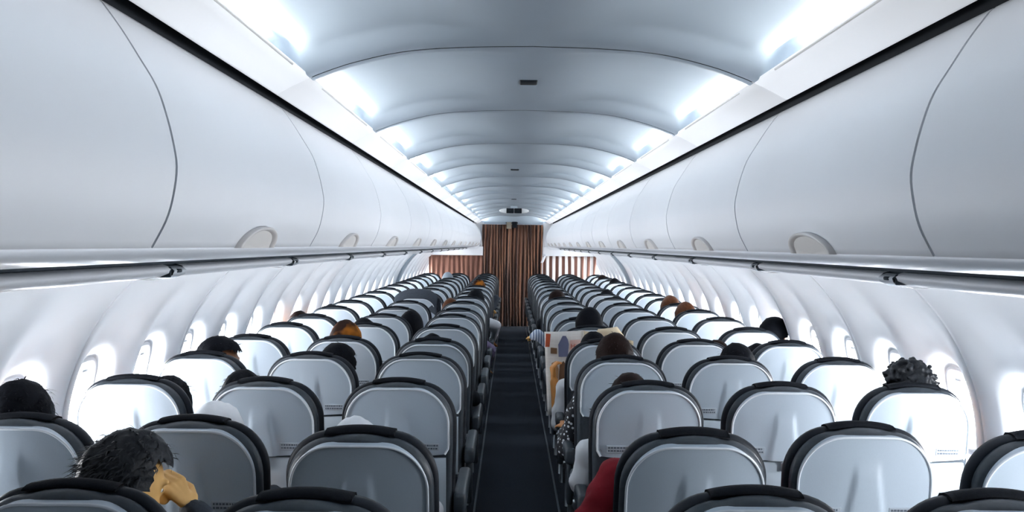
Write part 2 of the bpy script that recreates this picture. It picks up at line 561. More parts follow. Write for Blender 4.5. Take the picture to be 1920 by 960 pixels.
def curtain(name, x0, x1, z0, ztop, y, pleats, amp, m, label, edge=None):
    n = pleats * 8
    rows = []
    for zi in range(13):
        u = zi / 12
        r = []
        for i in range(n + 1):
            s = i / n
            ph = 2 * math.pi * pleats * s + 0.5 * math.sin(7 * s)
            a = amp * (0.75 + 0.35 * (1 - u) + 0.2 * math.sin(3.1 * s * pleats))
            x = x0 + (x1 - x0) * s + 0.012 * math.sin(5 * u + 9 * s)
            zt = ztop(x) if callable(ztop) else ztop
            r.append((x - (x0 + x1) / 2, a * math.sin(ph), z0 + (zt - z0) * u))
        rows.append(r)
    v, f = grid(rows)
    o = empty(name, ((x0 + x1) / 2, y, 0))
    tag(o, label, 'curtain')
    c = mesh_obj('fabric', v, f, m, o)
    sd = c.modifiers.new('thick', 'SOLIDIFY')
    sd.thickness = 0.004
    zt = ztop if not callable(ztop) else ztop((x0 + x1) / 2)
    hv, hf = rbox(0, 0, zt + 0.006, abs(x1 - x0), 0.03, 0.012, 0.003)
    mesh_obj('curtain_track', hv, hf, M_RAIL, o)
    return o
curtain('aisle_curtain', -0.60, -0.08, 0.02, CZ + 0.40, Y_END - 0.02, 9, 0.032, M_CUR, 'dark brown pleated curtain closing the aisle, half beside the left seats')
curtain('aisle_curtain', -0.10, 0.58, 0.02, CZ + 0.40, Y_END + 0.03, 10, 0.032, M_CUR, 'copper brown pleated curtain closing the aisle, half beside the right seats')
curtain('side_curtain', -1.66, -0.60, 0.05, CZ - 0.215, Y_END, 11, 0.020, M_CUR2, 'plain rust brown curtain behind the left seat block, below the bins')
curtain('side_curtain', 0.60, 1.64, 0.05, CZ - 0.215, Y_END, 9, 0.022, M_CUR3, 'brown curtain with sunlit folds painted white, behind the right seat block')
# white tie at the right curtain edge
tb = empty('curtain_tie', (0.60, Y_END - 0.06, CZ - 0.215))
tag(tb, 'white curtain tie-back hanging beside the right side curtain', 'tie-back')
v, f = rbox(0.0, 0, -0.06, 0.05, 0.02, 0.15, 0.01)
v = [(p[0] + (p[2] + 0.06) * 0.45, p[1], p[2]) for p in v]
mesh_obj('strap', v, f, M_STRIP, tb)
v, f = rbox(0.03, 0.0, 0.02, 0.035, 0.03, 0.035, 0.008)
mesh_obj('hook', v, f, M_RAIL, tb)

# exit sign under the ceiling
ex = empty('ceiling_sign', (-0.01, 12.0, CZ + 0.53))
tag(ex, 'small black ceiling sign box in a white oval housing before the curtain', 'sign')
pts = ellipse_pts(0.215, 0.040, 32, 2.4)
v, f = grid([[(a * k, o, b * k - 0.04) for a, b in pts] for k, o in ((1.0, 0.05), (1.0, 0.0), (0.94, -0.015))], True)
f.append(tuple(range(64, 96)))
mesh_obj('housing', v, f, M_STRIP, ex, False)
for q in (-1, 1):
    v, f = rbox(q * 0.057, -0.022, -0.04, 0.106, 0.02, 0.072, 0.006)
    face = mesh_obj('sign_face', v, f, M_DARK, ex, False)
    v, f = rbox(q * 0.057, -0.034, -0.04, 0.012, 0.004, 0.012, 0.003)
    mesh_obj('indicator', v, f, M_CHAN, face, False)
v, f = rbox(0, 0.02, 0.01, 0.10, 0.04, 0.05, 0.005)
mesh_obj('mount', v, f, M_CEIL, ex, False)
# small boxes at the top of the aisle curtain
bx = empty('curtain_latch_box', (-0.09, Y_END - 0.1, CZ + 0.34))
tag(bx, 'small beige and black boxes fixed at the top of the aisle curtain', 'fitting')
v, f = rbox(0, 0, 0.04, 0.10, 0.06, 0.13, 0.01)
mesh_obj('beige_box', v, f, mat('beige_box', (0.34, 0.30, 0.24), 0.5), bx)
v, f = rbox(0.11, 0, 0.055, 0.10, 0.06, 0.12, 0.01)
mesh_obj('black_box', v, f, M_DARK, bx)
v, f = rbox(0.055, 0.05, 0.095, 0.24, 0.05, 0.02, 0.004)
mesh_obj('bracket', v, f, M_CHAN, bx)

# ------------------------------------------------------------------ seats
HZ = 0.42            # hinge height
TOP = 0.70           # back length above the hinge
TILT = 6.0
def outline(hw, ztop, rx, rz, zbot, n=12, arch=0.012):
    """closed outline of a seat back seen from behind, from bottom left over the top to bottom right"""
    pts = []
    for i in range(6):
        pts.append((-hw * (0.94 + 0.06 * i / 5), zbot + (ztop - rz - zbot) * i / 6))
    for i in range(n + 1):
        a = math.pi / 2 * i / n
        pts.append((-(hw - rx) - rx * math.cos(a), ztop - rz + rz * math.sin(a)))
    m = 6
    for i in range(1, m):
        pts.append((-(hw - rx) + 2 * (hw - rx) * i / m, ztop))
    left = [p for p in pts if p[0] < -1e-6]
    mid = [p for p in pts if abs(p[0]) <= 1e-6]
    full = left + mid + [(-x, z) for x, z in reversed(left)]
    return [(x, z + (arch * (1 - (x / (hw - rx)) ** 2) if abs(x) < hw - rx else 0)) for x, z in full]
def slab(hw, ztop, rx, rz, zbot, layers):
    """stack of outlines (y, inset) joined and capped"""
    rows = []
    for y, ins in layers:
        o = outline(hw - ins, ztop - ins, rx - ins * 0.6, rz - ins * 0.6, zbot + ins * 0.3)
        rows.append([(x, y, z) for x, z in o])
    v, f = grid(rows, True)
    n = len(rows[0])
    f = flip(f)
    f.append(tuple(range(n)))
    f.append(tuple(range(len(v) - 1, len(v) - n - 1, -1)))
    return v, f
def shell_surface(hw, ztop, rx, rz, zbot):
    rows = []
    nz, nx = 40, 48
    zz = [zbot + (ztop - zbot) * (1 - (1 - i / nz) ** 1.7) for i in range(nz + 1)]
    for z in zz:
        if z > ztop - rz:
            w = hw - rx + rx * math.sqrt(max(0, 1 - ((z - (ztop - rz)) / rz) ** 2))
        else:
            w = hw
        if z < zbot + 0.03:
            w -= 0.014 * (1 - (z - zbot) / 0.03) ** 2
        r = []
        for j in range(nx + 1):
            x = -w + 2 * w * j / nx
            y = -0.014 * (1 - (x / hw) ** 2) - 0.004
            u = (z - zbot) / (ztop - zbot)
            edge = 0.036 + 0.020 * sstep(0.65, 0.0, u)
            k = sstep(0.78, 0.45, u)
            y -= 0.007 * k * (1 - sstep(edge - 0.008, edge + 0.008, abs(x)))
            zo = z + 0.010 * (1 - (x / hw) ** 2) * (u if u > 0.5 else -(0.5 - u) * 1.6)
            r.append((x, y, zo))
        rows.append(r)
    return rows
SHW, SZT, SZB = 0.200, 0.654, 0.402
def build_seat_meshes():
    out = {}
    def put(name, vf, m, smooth=True, base=None):
        me = bpy.data.meshes.new(name)
        me.from_pydata([tuple(p) for p in vf[0]], [], vf[1])
        me.validate()
        me.polygons.foreach_set('use_smooth', [smooth] * len(me.polygons))
        me.materials.append(m)
        out[name] = me
    # backrest cushion behind the shell, then the darker padded front layer
    put('back_cushion', slab(0.216, 0.668, 0.135, 0.15, -0.02, [(0.004, 0.022), (0.008, 0.010), (0.018, 0.003), (0.030, 0.0), (0.042, 0.003), (0.050, 0.012)]), M_LEATHER)
    put('headrest', slab(0.228, 0.673, 0.14, 0.155, -0.02, [(0.045, 0.014), (0.050, 0.004), (0.060, 0.0), (0.078, 0.004), (0.094, 0.018), (0.104, 0.045)]), M_LEATHER2)
    # flap folded over the top
    rows = []
    for x in [-0.102 + 0.204 * i / 16 for i in range(17)]:
        e = 1 - (abs(x) / 0.102) ** 6
        zt = 0.673 + 0.012 * (1 - (x / 0.102) ** 2) + 0.002
        prof = [(0.036, -0.008), (0.035, -0.003), (0.041, 0.002), (0.055, 0.005), (0.075, 0.001), (0.093, -0.014), (0.106, -0.06), (0.100, -0.06), (0.08, -0.02), (0.045, -0.010)]
        rows.append([(x, y, zt + z * (0.55 + 0.45 * e)) for y, z in prof])
    v, f = grid(rows, True)
    n = 10
    f.append(tuple(range(n)))
    f.append(tuple(range(len(v) - 1, len(v) - n - 1, -1)))
    put('headrest_flap', (v, f), M_FLAP)
    rows = shell_surface(SHW, SZT, 0.125, 0.135, SZB)
    v, f = grid(rows)
    # side return of the shell
    edge = [r[0] for r in rows] + rows[-1][1:-1] + [r[-1] for r in reversed(rows)] + list(reversed(rows[0][1:-1]))
    ev, ef = grid([edge, [(p[0] * 1.0, 0.012, p[2]) for p in edge]], True)
    put('back_shell', join((v, f), (ev, ef)), M_SHELL)
    rim = [(p[0], p[1] - 0.001, p[2]) for p in ([r[0] for r in rows[::2]] + rows[-1][1:-1:4] + [r[-1] for r in reversed(rows[::2])])]
    put('shell_rim', tube_along(rim, 0.0042), M_RIM)
    # stowed tray table below
    rows = []
    for z in (0.10, 0.108, 0.2, 0.3, 0.376, 0.384):
        e = 0.006 if z in (0.10, 0.384) else 0
        rows.append([(x, -0.006 - 0.010 * (1 - (x / SHW) ** 2) + e, z) for x in [-0.19 + 0.38 * i / 12 for i in range(13)]])
    v, f = grid(rows)
    edge = rows[0] + [r[-1] for r in rows[1:-1]] + list(reversed(rows[-1])) + [r[0] for r in reversed(rows[1:-1])]
    ev, ef = grid([edge, [(p[0], 0.012, p[2]) for p in edge]], True)
    put('tray_table', join((v, f), (ev, ef)), M_TRAY)
    put('tray_latch', rbox(0.0, -0.022, 0.372, 0.018, 0.012, 0.04, 0.004), M_METAL)
    # seat pocket at the bottom of the back
    put('seat_pocket', rbox(0, 0.0, 0.0, 0.38, 0.03, 0.19, 0.012), M_POCKET)
    # placards with print
    for nm, xc in (('placard', 0.118), ('placard_two', -0.118)):
        y0 = -0.0075 - 0.014 * (1 - (xc / SHW) ** 2)
        put(nm, rbox(xc, y0 + 0.001, SZB + 0.032, 0.092, 0.004, 0.028, 0.001, 1), M_PLACARD, False)
        marks = []
        rr = random.Random(3 if xc > 0 else 5)
        for row in range(2):
            x = xc - 0.040
            while x < xc + 0.036:
                w = rr.uniform(0.004, 0.010)
                marks.append(rbox(x + w / 2, y0 - 0.0015, SZB + 0.038 - row * 0.012, w, 0.001, 0.006, 0))
                x += w + 0.003
        put(nm + '_print', join(*marks), M_PRINT, False)
    # cushion, frame, legs, armrest (floor coordinates, y from the hinge)
    put('seat_cushion', rbox(0, 0.33, 0.42, 0.45, 0.46, 0.13, 0.045, 4), M_LEATHER2)
    put('seat_frame', join(rbox(0, 0.14, 0.335, 0.44, 0.05, 0.04, 0.01), rbox(0, 0.45, 0.335, 0.44, 0.05, 0.04, 0.01), rbox(0, 0.30, 0.34, 0.40, 0.34, 0.02, 0)), M_METAL, False)
    put('leg', tube_along([(0, 0.12, 0.33), (0, 0.16, 0.18), (0, 0.20, 0.0)], 0.018, 8), M_METAL)
    put('front_leg', tube_along([(0, 0.46, 0.33), (0, 0.44, 0.18), (0, 0.42, 0.0)], 0.018, 8), M_METAL)
    v, f = rbox(0, 0.20, 0.625, 0.052, 0.42, 0.05, 0.016, 3)
    v = [(p[0], p[1], p[2] - (0.03 if p[1] < 0.05 and p[2] < 0.62 else 0)) for p in v]
    put('armrest', (v, f), M_ARM)
    put('armrest_support', rbox(0, 0.05, 0.50, 0.030, 0.09, 0.26, 0.01), M_ARM)
    put('armrest_button', rbox(-0.028, 0.34, 0.630, 0.006, 0.022, 0.016, 0.003), M_METAL)
    return out
SM = build_seat_meshes()
COLS = {'LW': -1.54, 'LM': -1.015, 'LA': -0.49, 'RA': 0.49, 'RM': 1.015, 'RW': 1.54}
CNAME = {'LW': 'left window', 'LM': 'left middle', 'LA': 'left aisle', 'RA': 'right aisle', 'RM': 'right middle', 'RW': 'right window'}
D0, PITCH, NROWS = 1.72, 0.75, 19
ROW = [D0 + PITCH * i for i in range(NROWS)]
ROW[0] = 1.76
RECL = {('LA', 1): 8, ('RA', 1): 7, ('LA', 0): 3, ('LM', 1): 0, ('LA', 3): -3, ('LA', 4): 4, ('LA', 6): -3, ('LA', 7): 4, ('RA', 3): 0, ('RA', 4): 3, ('LM', 0): -1,
        ('RA', 6): 5, ('RM', 5): 3, ('LM', 5): -3, ('RW', 1): 6, ('LW', 6): 4}
seat_of = {}
for ci, c in enumerate(COLS):
    for r in range(NROWS):
        if r == 0 and c in ('LW', 'RW'):
            continue
        sx = COLS[c]
        s = empty('airplane_seat', (sx, ROW[r] + 0.072, 0))
        first = r if c in ('LW', 'RW') else r + 1
        tag(s, 'dark seat with pale grey plastic back, %s %s seat counted from the camera end' % (ORD[first - 1], CNAME[c]), 'seat', 'seats in the %s column' % CNAME[c])
        seat_of[c, r] = s
        a = R(TILT + RECL.get((c, r), rng.uniform(-1.2, 1.2)))
        def part(name, key=None, back=True, par=None, x=0.0, y=0.0):
            o = link(name, SM[key or name], par or s, (x, y, HZ if (back and not par) else 0))
            if back and not par:
                o.rotation_euler = (a, 0, 0)
            return o
        part('back_cushion')
        h = part('headrest')
        part('headrest_flap', par=h)
        sh = part('back_shell')
        part('shell_rim', par=sh)
        if c != 'RA':
            tt = part('tray_table')
            part('tray_latch', par=tt)
        part('seat_pocket')
        if r < 9:
            for nm in (('placard',) if c in ('LW', 'LM', 'LA') else ('placard_two',) if c == 'RA' else ('placard', 'placard_two')):
                p = part('placard', nm, par=sh)
                pr = part('print', nm + '_print', par=sh)
                pr['kind'] = 'stuff'
        part('seat_cushion', back=False)
        part('seat_frame', back=False)
        for q in (-0.17, 0.17):
            part('leg', back=False, x=q)
            part('leg', 'front_leg', back=False, x=q)
        ins = 1 if sx < 0 else -1
        armx = [ins * 0.243] if c in ('LA', 'RA') else [ins * 0.2625]
        if c in ('LW', 'RW'):
            armx.append(-ins * 0.255)
        for q in armx:
            ar = part('armrest', back=False, x=q)
            part('armrest_support', back=False, par=ar)
            part('armrest_button', back=False, par=ar)

# ------------------------------------------------------------------ people
PENDING = []
def ico(center, radii, rz=0.0, sub=3):
    bm = bmesh.new()
    bmesh.ops.create_icosphere(bm, subdivisions=sub, radius=1.0)
    c, s = math.cos(rz), math.sin(rz)
    V = []
    bm.verts.index_update()
    for v in bm.verts:
        x, y, z = v.co.x * radii[0], v.co.y * radii[1], v.co.z * radii[2]
        V.append(Vector((x * c - y * s, x * s + y * c, z)) + Vector(center))
    Fc = [tuple(v.index for v in f.verts) for f in bm.faces]
    bm.free()
    return V, Fc
def capsule(p0, r0, p1, r1, n=12):
    """closed tapered limb with rounded ends"""
    p0, p1 = Vector(p0), Vector(p1)
    t = p1 - p0
    L = t.length
    t.normalize()
    s = t.cross(Vector((0.31, 0.2, 0.93)))
    s.normalize()
    q = t.cross(s)
    prof = []
    for i in range(5):
        a = math.pi / 2 * i / 4
        prof.append((-r0 * math.cos(a), max(r0 * math.sin(a), 1e-4)))
    for i in range(5):
        a = math.pi / 2 * i / 4
        prof.append((L + r1 * math.sin(a), max(r1 * math.cos(a), 1e-4)))
    rows = [[p0 + t * d + r * (math.cos(2*math.pi*k/n) * s + math.sin(2*math.pi*k/n) * q) for k in range(n)] for d, r in prof]
    v, f = grid(rows, True)
    f.append(tuple(reversed(range(n))))
    f.append(tuple(range(len(v) - n, len(v))))
    return v, f
def fused(name, prims, m, parent, voxel, smooth_it=4, origin=Vector((0, 0, 0))):
    v, f = join(*prims)
    v = [Vector(p) - origin for p in v]
    o = mesh_obj(name, v, f, m, parent)
    rm = o.modifiers.new('fuse', 'REMESH')
    rm.mode = 'VOXEL'
    rm.voxel_size = voxel
    rm.use_smooth_shade = True
    if smooth_it:
        sm = o.modifiers.new('soft', 'SMOOTH')
        sm.iterations = smooth_it
        sm.factor = 0.5
    PENDING.append(o)
    return o
def hand(wrist, d, n, size=1.0, curl=0.6, thumb_side=1):
    """palm and five fingers; d = pointing direction, n = palm normal"""
    d = Vector(d).normalized()
    n = Vector(n)
    n = (n - d * n.dot(d)).normalized()
    s = d.cross(n) * thumb_side
    w = Vector(wrist)
    pr = []
    for i in range(4):
        off = s * (0.030 - 0.020 * i) * size
        pr.append(capsule(w + d * 0.012, 0.014 * size, w + d * 0.085 * size + off, 0.011 * size))
        base = w + d * 0.088 * size + off
        ln = (0.040, 0.045, 0.042, 0.033)[i] * size
        d1 = (d * math.cos(curl) + n * math.sin(curl)).normalized()
        k1 = base + d1 * ln
        d2 = (d * math.cos(curl * 2.1) + n * math.sin(curl * 2.1)).normalized()
        k2 = k1 + d2 * ln * 0.7
        pr.append(capsule(base, 0.0098 * size, k1, 0.0088 * size, 8))
        pr.append(capsule(k1, 0.0088 * size, k2, 0.0075 * size, 8))
    tb = w + d * 0.03 * size + s * 0.03 * size
    t1 = tb + (d * 0.6 + s * 0.6 + n * 0.35).normalized() * 0.04 * size
    t2 = t1 + (d * 0.8 + s * 0.1 + n * 0.6).normalized() * 0.032 * size
    pr += [capsule(w + d * 0.01, 0.015 * size, tb, 0.013 * size), capsule(tb, 0.012 * size, t1, 0.0105 * size, 8), capsule(t1, 0.0105 * size, t2, 0.009 * size, 8)]
    return pr
SKIN = {k: mat('skin_' + k, c, 0.5, 0.4, noise_amt=0.08, nscale=30) for k, c in
        {'warm': (0.80, 0.47, 0.16), 'orange': (0.60, 0.25, 0.06), 'tan': (0.50, 0.22, 0.08), 'deep': (0.30, 0.13, 0.06)}.items()}
HAIR = {'black': mat('black_hair', (0.005, 0.006, 0.009), 0.65, 0.06, noise_amt=0.4, nscale=90, bump=0.6),
        'grey': mat('greying_hair', (0.014, 0.017, 0.022), 0.55, 0.3, noise_amt=0.7, nscale=70, bump=0.6),
        'brown': mat('brown_hair', (0.09, 0.028, 0.008), 0.6, 0.2, noise_amt=0.5, nscale=60, bump=0.5),
        'amber': mat('amber_lit_hair', (0.22, 0.075, 0.010), 0.6, 0.2, noise_amt=0.7, nscale=40, bump=0.5),
        'umber': mat('umber_hair', (0.013, 0.006, 0.005), 0.65, 0.1, noise_amt=0.6, nscale=30, bump=0.5),
        'white': mat('white_cloth_cap', (0.82, 0.84, 0.87), 0.8, 0.2, noise_amt=0.04, nscale=60, bump=0.3),
        'silver': mat('silver_grey_cap', (0.30, 0.35, 0.40), 0.6, 0.3, noise_amt=0.2, nscale=60, bump=0.3)}
HAIR['amber'] = curtain_mat('dark_hair_amber_light', (0.020, 0.008, 0.005), (0.36, 0.12, 0.012), 9)  # dark hair; amber patches are a highlight painted into the colour
for _n in HAIR['amber'].node_tree.nodes:
    if _n.type == 'MAPPING':
        _n.inputs['Scale'].default_value = (9, 9, 9)
    if _n.type == 'BSDF_PRINCIPLED':
        _n.inputs['Sheen Weight'].default_value = 0
        _n.inputs['Specular IOR Level'].default_value = 0.1
def dot_mat():
    m = bpy.data.materials.new('black_cloth_white_dots')
    m.use_nodes = True
    nt = m.node_tree
    b = nt.nodes['Principled BSDF']
    b.inputs['Roughness'].default_value = 0.8
    tc = nt.nodes.new('ShaderNodeTexCoord')
    vo = nt.nodes.new('ShaderNodeTexVoronoi')
    vo.inputs['Scale'].default_value = 48
    vo.inputs['Randomness'].default_value = 0.75
    cr = nt.nodes.new('ShaderNodeValToRGB')
    cr.color_ramp.elements[0].position = 0.30
    cr.color_ramp.elements[0].color = (0.75, 0.79, 0.84, 1)
    cr.color_ramp.elements[1].position = 0.36
    cr.color_ramp.elements[1].color = (0.010, 0.012, 0.018, 1)
    nt.links.new(tc.outputs['Object'], vo.inputs['Vector'])
    nt.links.new(vo.outputs['Distance'], cr.inputs[0])
    nt.links.new(cr.outputs[0], b.inputs['Base Color'])
    return m
def stripe_cloth():
    m = bpy.data.materials.new('blue_striped_cloth')
    m.use_nodes = True
    nt = m.node_tree
    b = nt.nodes['Principled BSDF']
    b.inputs['Roughness'].default_value = 0.8
    tc = nt.nodes.new('ShaderNodeTexCoord')
    wv = nt.nodes.new('ShaderNodeTexWave')
    wv.bands_direction = 'X'
    wv.inputs['Scale'].default_value = 14
    wv.inputs['Distortion'].default_value = 1.0
    cr = nt.nodes.new('ShaderNodeValToRGB')
    cr.color_ramp.elements[0].color = (0.10, 0.16, 0.30, 1)
    cr.color_ramp.elements[1].color = (0.75, 0.8, 0.88, 1)
    nt.links.new(tc.outputs['Object'], wv.inputs['Vector'])
    nt.links.new(wv.outputs['Fac'], cr.inputs[0])
    nt.links.new(cr.outputs[0], b.inputs['Base Color'])
    return m
CLOTH = {'black': mat('black_cloth', (0.014, 0.017, 0.023), 0.85, 0.2, noise_amt=0.2, nscale=90, bump=0.3),
         'slate': mat('slate_cloth', (0.045, 0.055, 0.07), 0.85, 0.2, noise_amt=0.2, nscale=90, bump=0.3),
         'white': mat('white_cloth', (0.78, 0.80, 0.83), 0.8, 0.2, noise_amt=0.06, nscale=12, bump=0.3),
         'red': mat('red_cloth', (0.17, 0.007, 0.014), 0.85, 0.2, noise_amt=0.35, nscale=14, bump=0.4),
         'lilac': mat('lilac_cloth', (0.20, 0.17, 0.28), 0.85, 0.2, noise_amt=0.3, nscale=40),
         'dots': dot_mat(), 'stripes': stripe_cloth()}
M_EYE = mat('eye_white', (0.8, 0.8, 0.78), 0.2)
M_PUPIL = mat('eye_dark', (0.02, 0.012, 0.01), 0.2)

def pix(px, py, d):
    """pixel of the photo at distance d along the cabin -> place in the cabin"""
    x, y = px - 957.0, py - 459.0
    y -= x * 0.0108
    return Vector((CX + x * d / F, d, CZ - y * d / F))

def person(c, r, px, py_top, label, hair='black', style='short', yaw=0.0, skin='tan', shirt='black', dy=0.25, tilt=0.0,
           arms=None, sleeves='long', voxel=None, strands=0, group='passengers seated in the cabin', hscale=1.0, cap=False, neck_at=None, head_at=None, pitch=0.0):
    d = ROW[r]
    top = pix(px, py_top, d + dy)
    near = r <= 4
    vx = voxel or (0.012 if near else 0.018)
    H = Vector(head_at) if head_at else top + Vector((0, 0, -0.122 * hscale))             # skull centre
    root_loc = Vector((COLS[c], d + 0.45, 0.0))
    root = empty('person', root_loc)
    tag(root, label, 'person', group)
    ya = R(yaw)
    fw = Vector((-math.sin(ya), math.cos(ya), 0))
    sd = Vector((math.cos(ya), math.sin(ya), 0))
    up = (Vector((0, 0, 1)) + sd * math.tan(R(tilt)) + fw * math.tan(R(pitch))).normalized()
    fw = (fw - up * fw.dot(up)).normalized()
    def hl(x, y, z):
        return H + (sd * x + fw * y + up * z) * hscale
    head = [ico(H, (0.076 * hscale, 0.094 * hscale, 0.108 * hscale), ya),
            ico(hl(0, 0.035, -0.070), (0.056, 0.060, 0.055), ya), ico(hl(0, 0.070, -0.098), (0.026, 0.024, 0.020), ya, 2),
            capsule(hl(0, 0.092, 0.000), 0.010, hl(0, 0.112, -0.034), 0.014), ico(hl(0, 0.086, -0.072), (0.024, 0.012, 0.009), ya, 2),
            ico(hl(0.03, 0.084, 0.018), (0.024, 0.012, 0.009), ya, 2), ico(hl(-0.03, 0.084, 0.018), (0.024, 0.012, 0.009), ya, 2),
            ico(hl(0.079, -0.004, -0.020), (0.012, 0.020, 0.032), ya, 2), ico(hl(-0.079, -0.004, -0.020), (0.012, 0.020, 0.032), ya, 2),
            ico(hl(0.040, 0.060, -0.040), (0.024, 0.026, 0.026), ya, 2), ico(hl(-0.040, 0.060, -0.040), (0.024, 0.026, 0.026), ya, 2)]
    Pv = Vector((COLS[c], d + 0.40, 0.57))
    N = Vector((H.x * 0.75 + COLS[c] * 0.25, d + 0.27 + (dy - 0.25) * 0.6, H.z - 0.165))
    if neck_at:
        N = Vector(neck_at)
    neck = [capsule(H + Vector((0, 0, -0.05)), 0.054, N, 0.060)]
    ax = (N - Pv)
    def sp(t, y=0.0):
        return Pv + ax * t + Vector((0, y, 0))
    torso = [ico(sp(0.0), (0.165, 0.115, 0.10)), ico(sp(0.30), (0.145, 0.105, 0.14)), ico(sp(0.62, 0.01), (0.165, 0.108, 0.16)),
             capsule(N + Vector((-0.13, 0.0, -0.06)), 0.060, N + Vector((0.13, 0.0, -0.06)), 0.060), capsule(sp(0.1), 0.12, sp(0.8), 0.10)]
    limbs_up, limbs_lo, hands = [], [], []
    A = arms or {}
    for q, nm in ((-1, 'l'), (1, 'r')):
        S = N + Vector((q * 0.165, 0.01, -0.06))
        E, Wr, hd = A.get(nm, (None, None, None))
        if E is None:
            E = Vector((COLS[c] + q * 0.205, d + 0.36, 0.70))
            Wr = Vector((COLS[c] + q * 0.09, d + 0.58, 0.68))
        E, Wr = Vector(E), Vector(Wr)
        limbs_up.append(capsule(S, 0.052, E, 0.042))
        limbs_lo.append(capsule(E, 0.041, Wr, 0.027))
        hdir, hn, hc = hd if hd else ((Wr - E), (0, 0, -1), 0.45)
        hands += hand(Wr, hdir, hn, 1.0, hc, -q)
    legs, feet = [], []
    for q in (-1, 1):
        hip = Pv + Vector((q * 0.09, 0.02, -0.02))
        kn = Vector((COLS[c] + q * 0.11, d + 0.76, 0.54))
        an = Vector((COLS[c] + q * 0.10, d + 0.80, 0.11))
        legs += [capsule(hip, 0.082, kn, 0.058), capsule(kn, 0.056, an, 0.038)]
        feet += [capsule(an + Vector((0, -0.03, -0.06)), 0.040, an + Vector((q * 0.02, 0.16, -0.072)), 0.034)]
    def inflate(prims, k):
        out = []
        for v, f in prims:
            cen = sum((Vector(p) for p in v), Vector()) / len(v)
            out.append(([Vector(p) + (Vector(p) - cen).normalized() * k for p in v], f))
        return out
    fused('body', head + neck + torso + limbs_up + limbs_lo + hands + legs, SKIN[skin], root, vx if voxel or not near else 0.011, 3, root_loc)
    fused('trousers', inflate(legs + torso[:1], 0.012), CLOTH['slate'], root, max(vx, 0.016), 4, root_loc)
    fused('shoes', inflate(feet, 0.004), CLOTH['black'], root, max(vx, 0.016), 2, root_loc)
    # shirt: loose torso and sleeves, with a collar
    sl = limbs_up + (limbs_lo if sleeves == 'long' else [])
    collar = [capsule(N + Vector((0, 0.0, -0.02)), 0.068, N + Vector((0, 0, -0.08)), 0.10)]
    cut = []
    for (v, f) in limbs_lo:
        cut.append((v, f))
    shirt_prims = inflate(torso + limbs_up, 0.014) + collar
    if sleeves == 'long':
        for q, nm in ((-1, 'l'), (1, 'r')):
            E, Wr, hd = A.get(nm, (None, None, None))
            if E is None:
                E = Vector((COLS[c] + q * 0.205, d + 0.36, 0.70))
                Wr = Vector((COLS[c] + q * 0.09, d + 0.58, 0.68))
            E, Wr = Vector(E), Vector(Wr)
            shirt_prims.append(capsule(E, 0.054, E + (Wr - E) * 0.88, 0.038))
    so = fused('shirt', shirt_prims, CLOTH[shirt], root, max(vx, 0.013), 4, root_loc)
    if near:
        tx = bpy.data.textures.get('cloth_folds') or bpy.data.textures.new('cloth_folds', 'CLOUDS')
        tx.noise_scale = 0.09
        dm = so.modifiers.new('folds', 'DISPLACE')
        dm.texture = tx
        dm.strength = 0.034
        dm.mid_level = 0.36
    # hair: a shell over the skull, open at the face
    bm = bmesh.new()
    bmesh.ops.create_icosphere(bm, subdivisions=5 if strands > 800 else 4 if near else 3, radius=1.0)
    kill = []
    for f in bm.faces:
        cc = f.calc_center_median()
        if cap:
            if cc.z < -0.05:
                kill.append(f)
        elif (cc.y > 0.30 and cc.z < 0.38 + 0.25 * (1 - cc.y)) or cc.z < -0.80 or (abs(cc.x) > 0.5 and cc.y > -0.12 and cc.z < 0.0) or (cc.y > -0.2 and cc.z < -0.3):
            kill.append(f)
    bmesh.ops.delete(bm, geom=kill, context='FACES')
    hv = []
    bm.verts.index_update()
    vol = {'short': 1.10, 'full': 1.20, 'long': 1.20, 'curly': 1.12}[style]
    seed = Vector((px * 0.37, py_top * 0.21, r))
    for v in bm.verts:
        dv = v.co
        nz = noise.noise(dv * 2.2 + seed) * 0.05 + noise.noise(dv * 6.0 + seed) * 0.045
        k = vol + nz + (0.05 if dv.z > 0.2 else 0)
        p = hl(dv.x * 0.078 * k, (dv.y * 0.097 - 0.004) * k, dv.z * 0.112 * k if dv.z > -0.3 else dv.z * 0.112)
        hv.append(p - root_loc)
    hf = [tuple(v.index for v in f.verts) for f in bm.faces]
    bm.free()
    prims = [(hv, hf)]
    hl0 = lambda x, y, z: hl(x, y, z) - root_loc
    rr = random.Random(int(px) * 7 + r)
    if style == 'long':
        for q in (-1, -0.5, 0, 0.5, 1):
            a0 = hl0(q * 0.065, -0.055 + 0.03 * abs(q), 0.02)
            a1 = hl0(q * 0.085, -0.06 + 0.03 * abs(q), -0.13)
            a2 = hl0(q * 0.095, -0.045 + 0.04 * abs(q), -0.28)
            prims += [capsule(a0, 0.036, a1, 0.034), capsule(a1, 0.034, a2, 0.016)]
    if style == 'curly':
        prims = [ico(hl0(0, -0.005, 0.03), (0.088, 0.10, 0.095), ya)]
        for _ in range(420):
            dv = Vector((rr.gauss(0, 1), rr.gauss(0, 1), rr.gauss(0.2, 1))).normalized()
            if dv.y > 0.5 and dv.z < 0.2:
                continue
            k = rr.uniform(0.96, 1.20)
            cpos = hl0(dv.x * 0.092 * k, dv.y * 0.10 * k, 0.03 + dv.z * 0.094 * k)
            rad = rr.uniform(0.007, 0.015)
            prims.append(ico(cpos, (rad, rad, rad * 0.8), 0, 1))
        hob = fused('hair', prims, HAIR[hair], root, 0.0055, 1)
    elif style == 'long':
        hob = mesh_obj('hair', *join(*prims), HAIR[hair], root)
    else:
        hob = mesh_obj('cap' if cap else 'hair', *join(*prims), HAIR[hair], root)
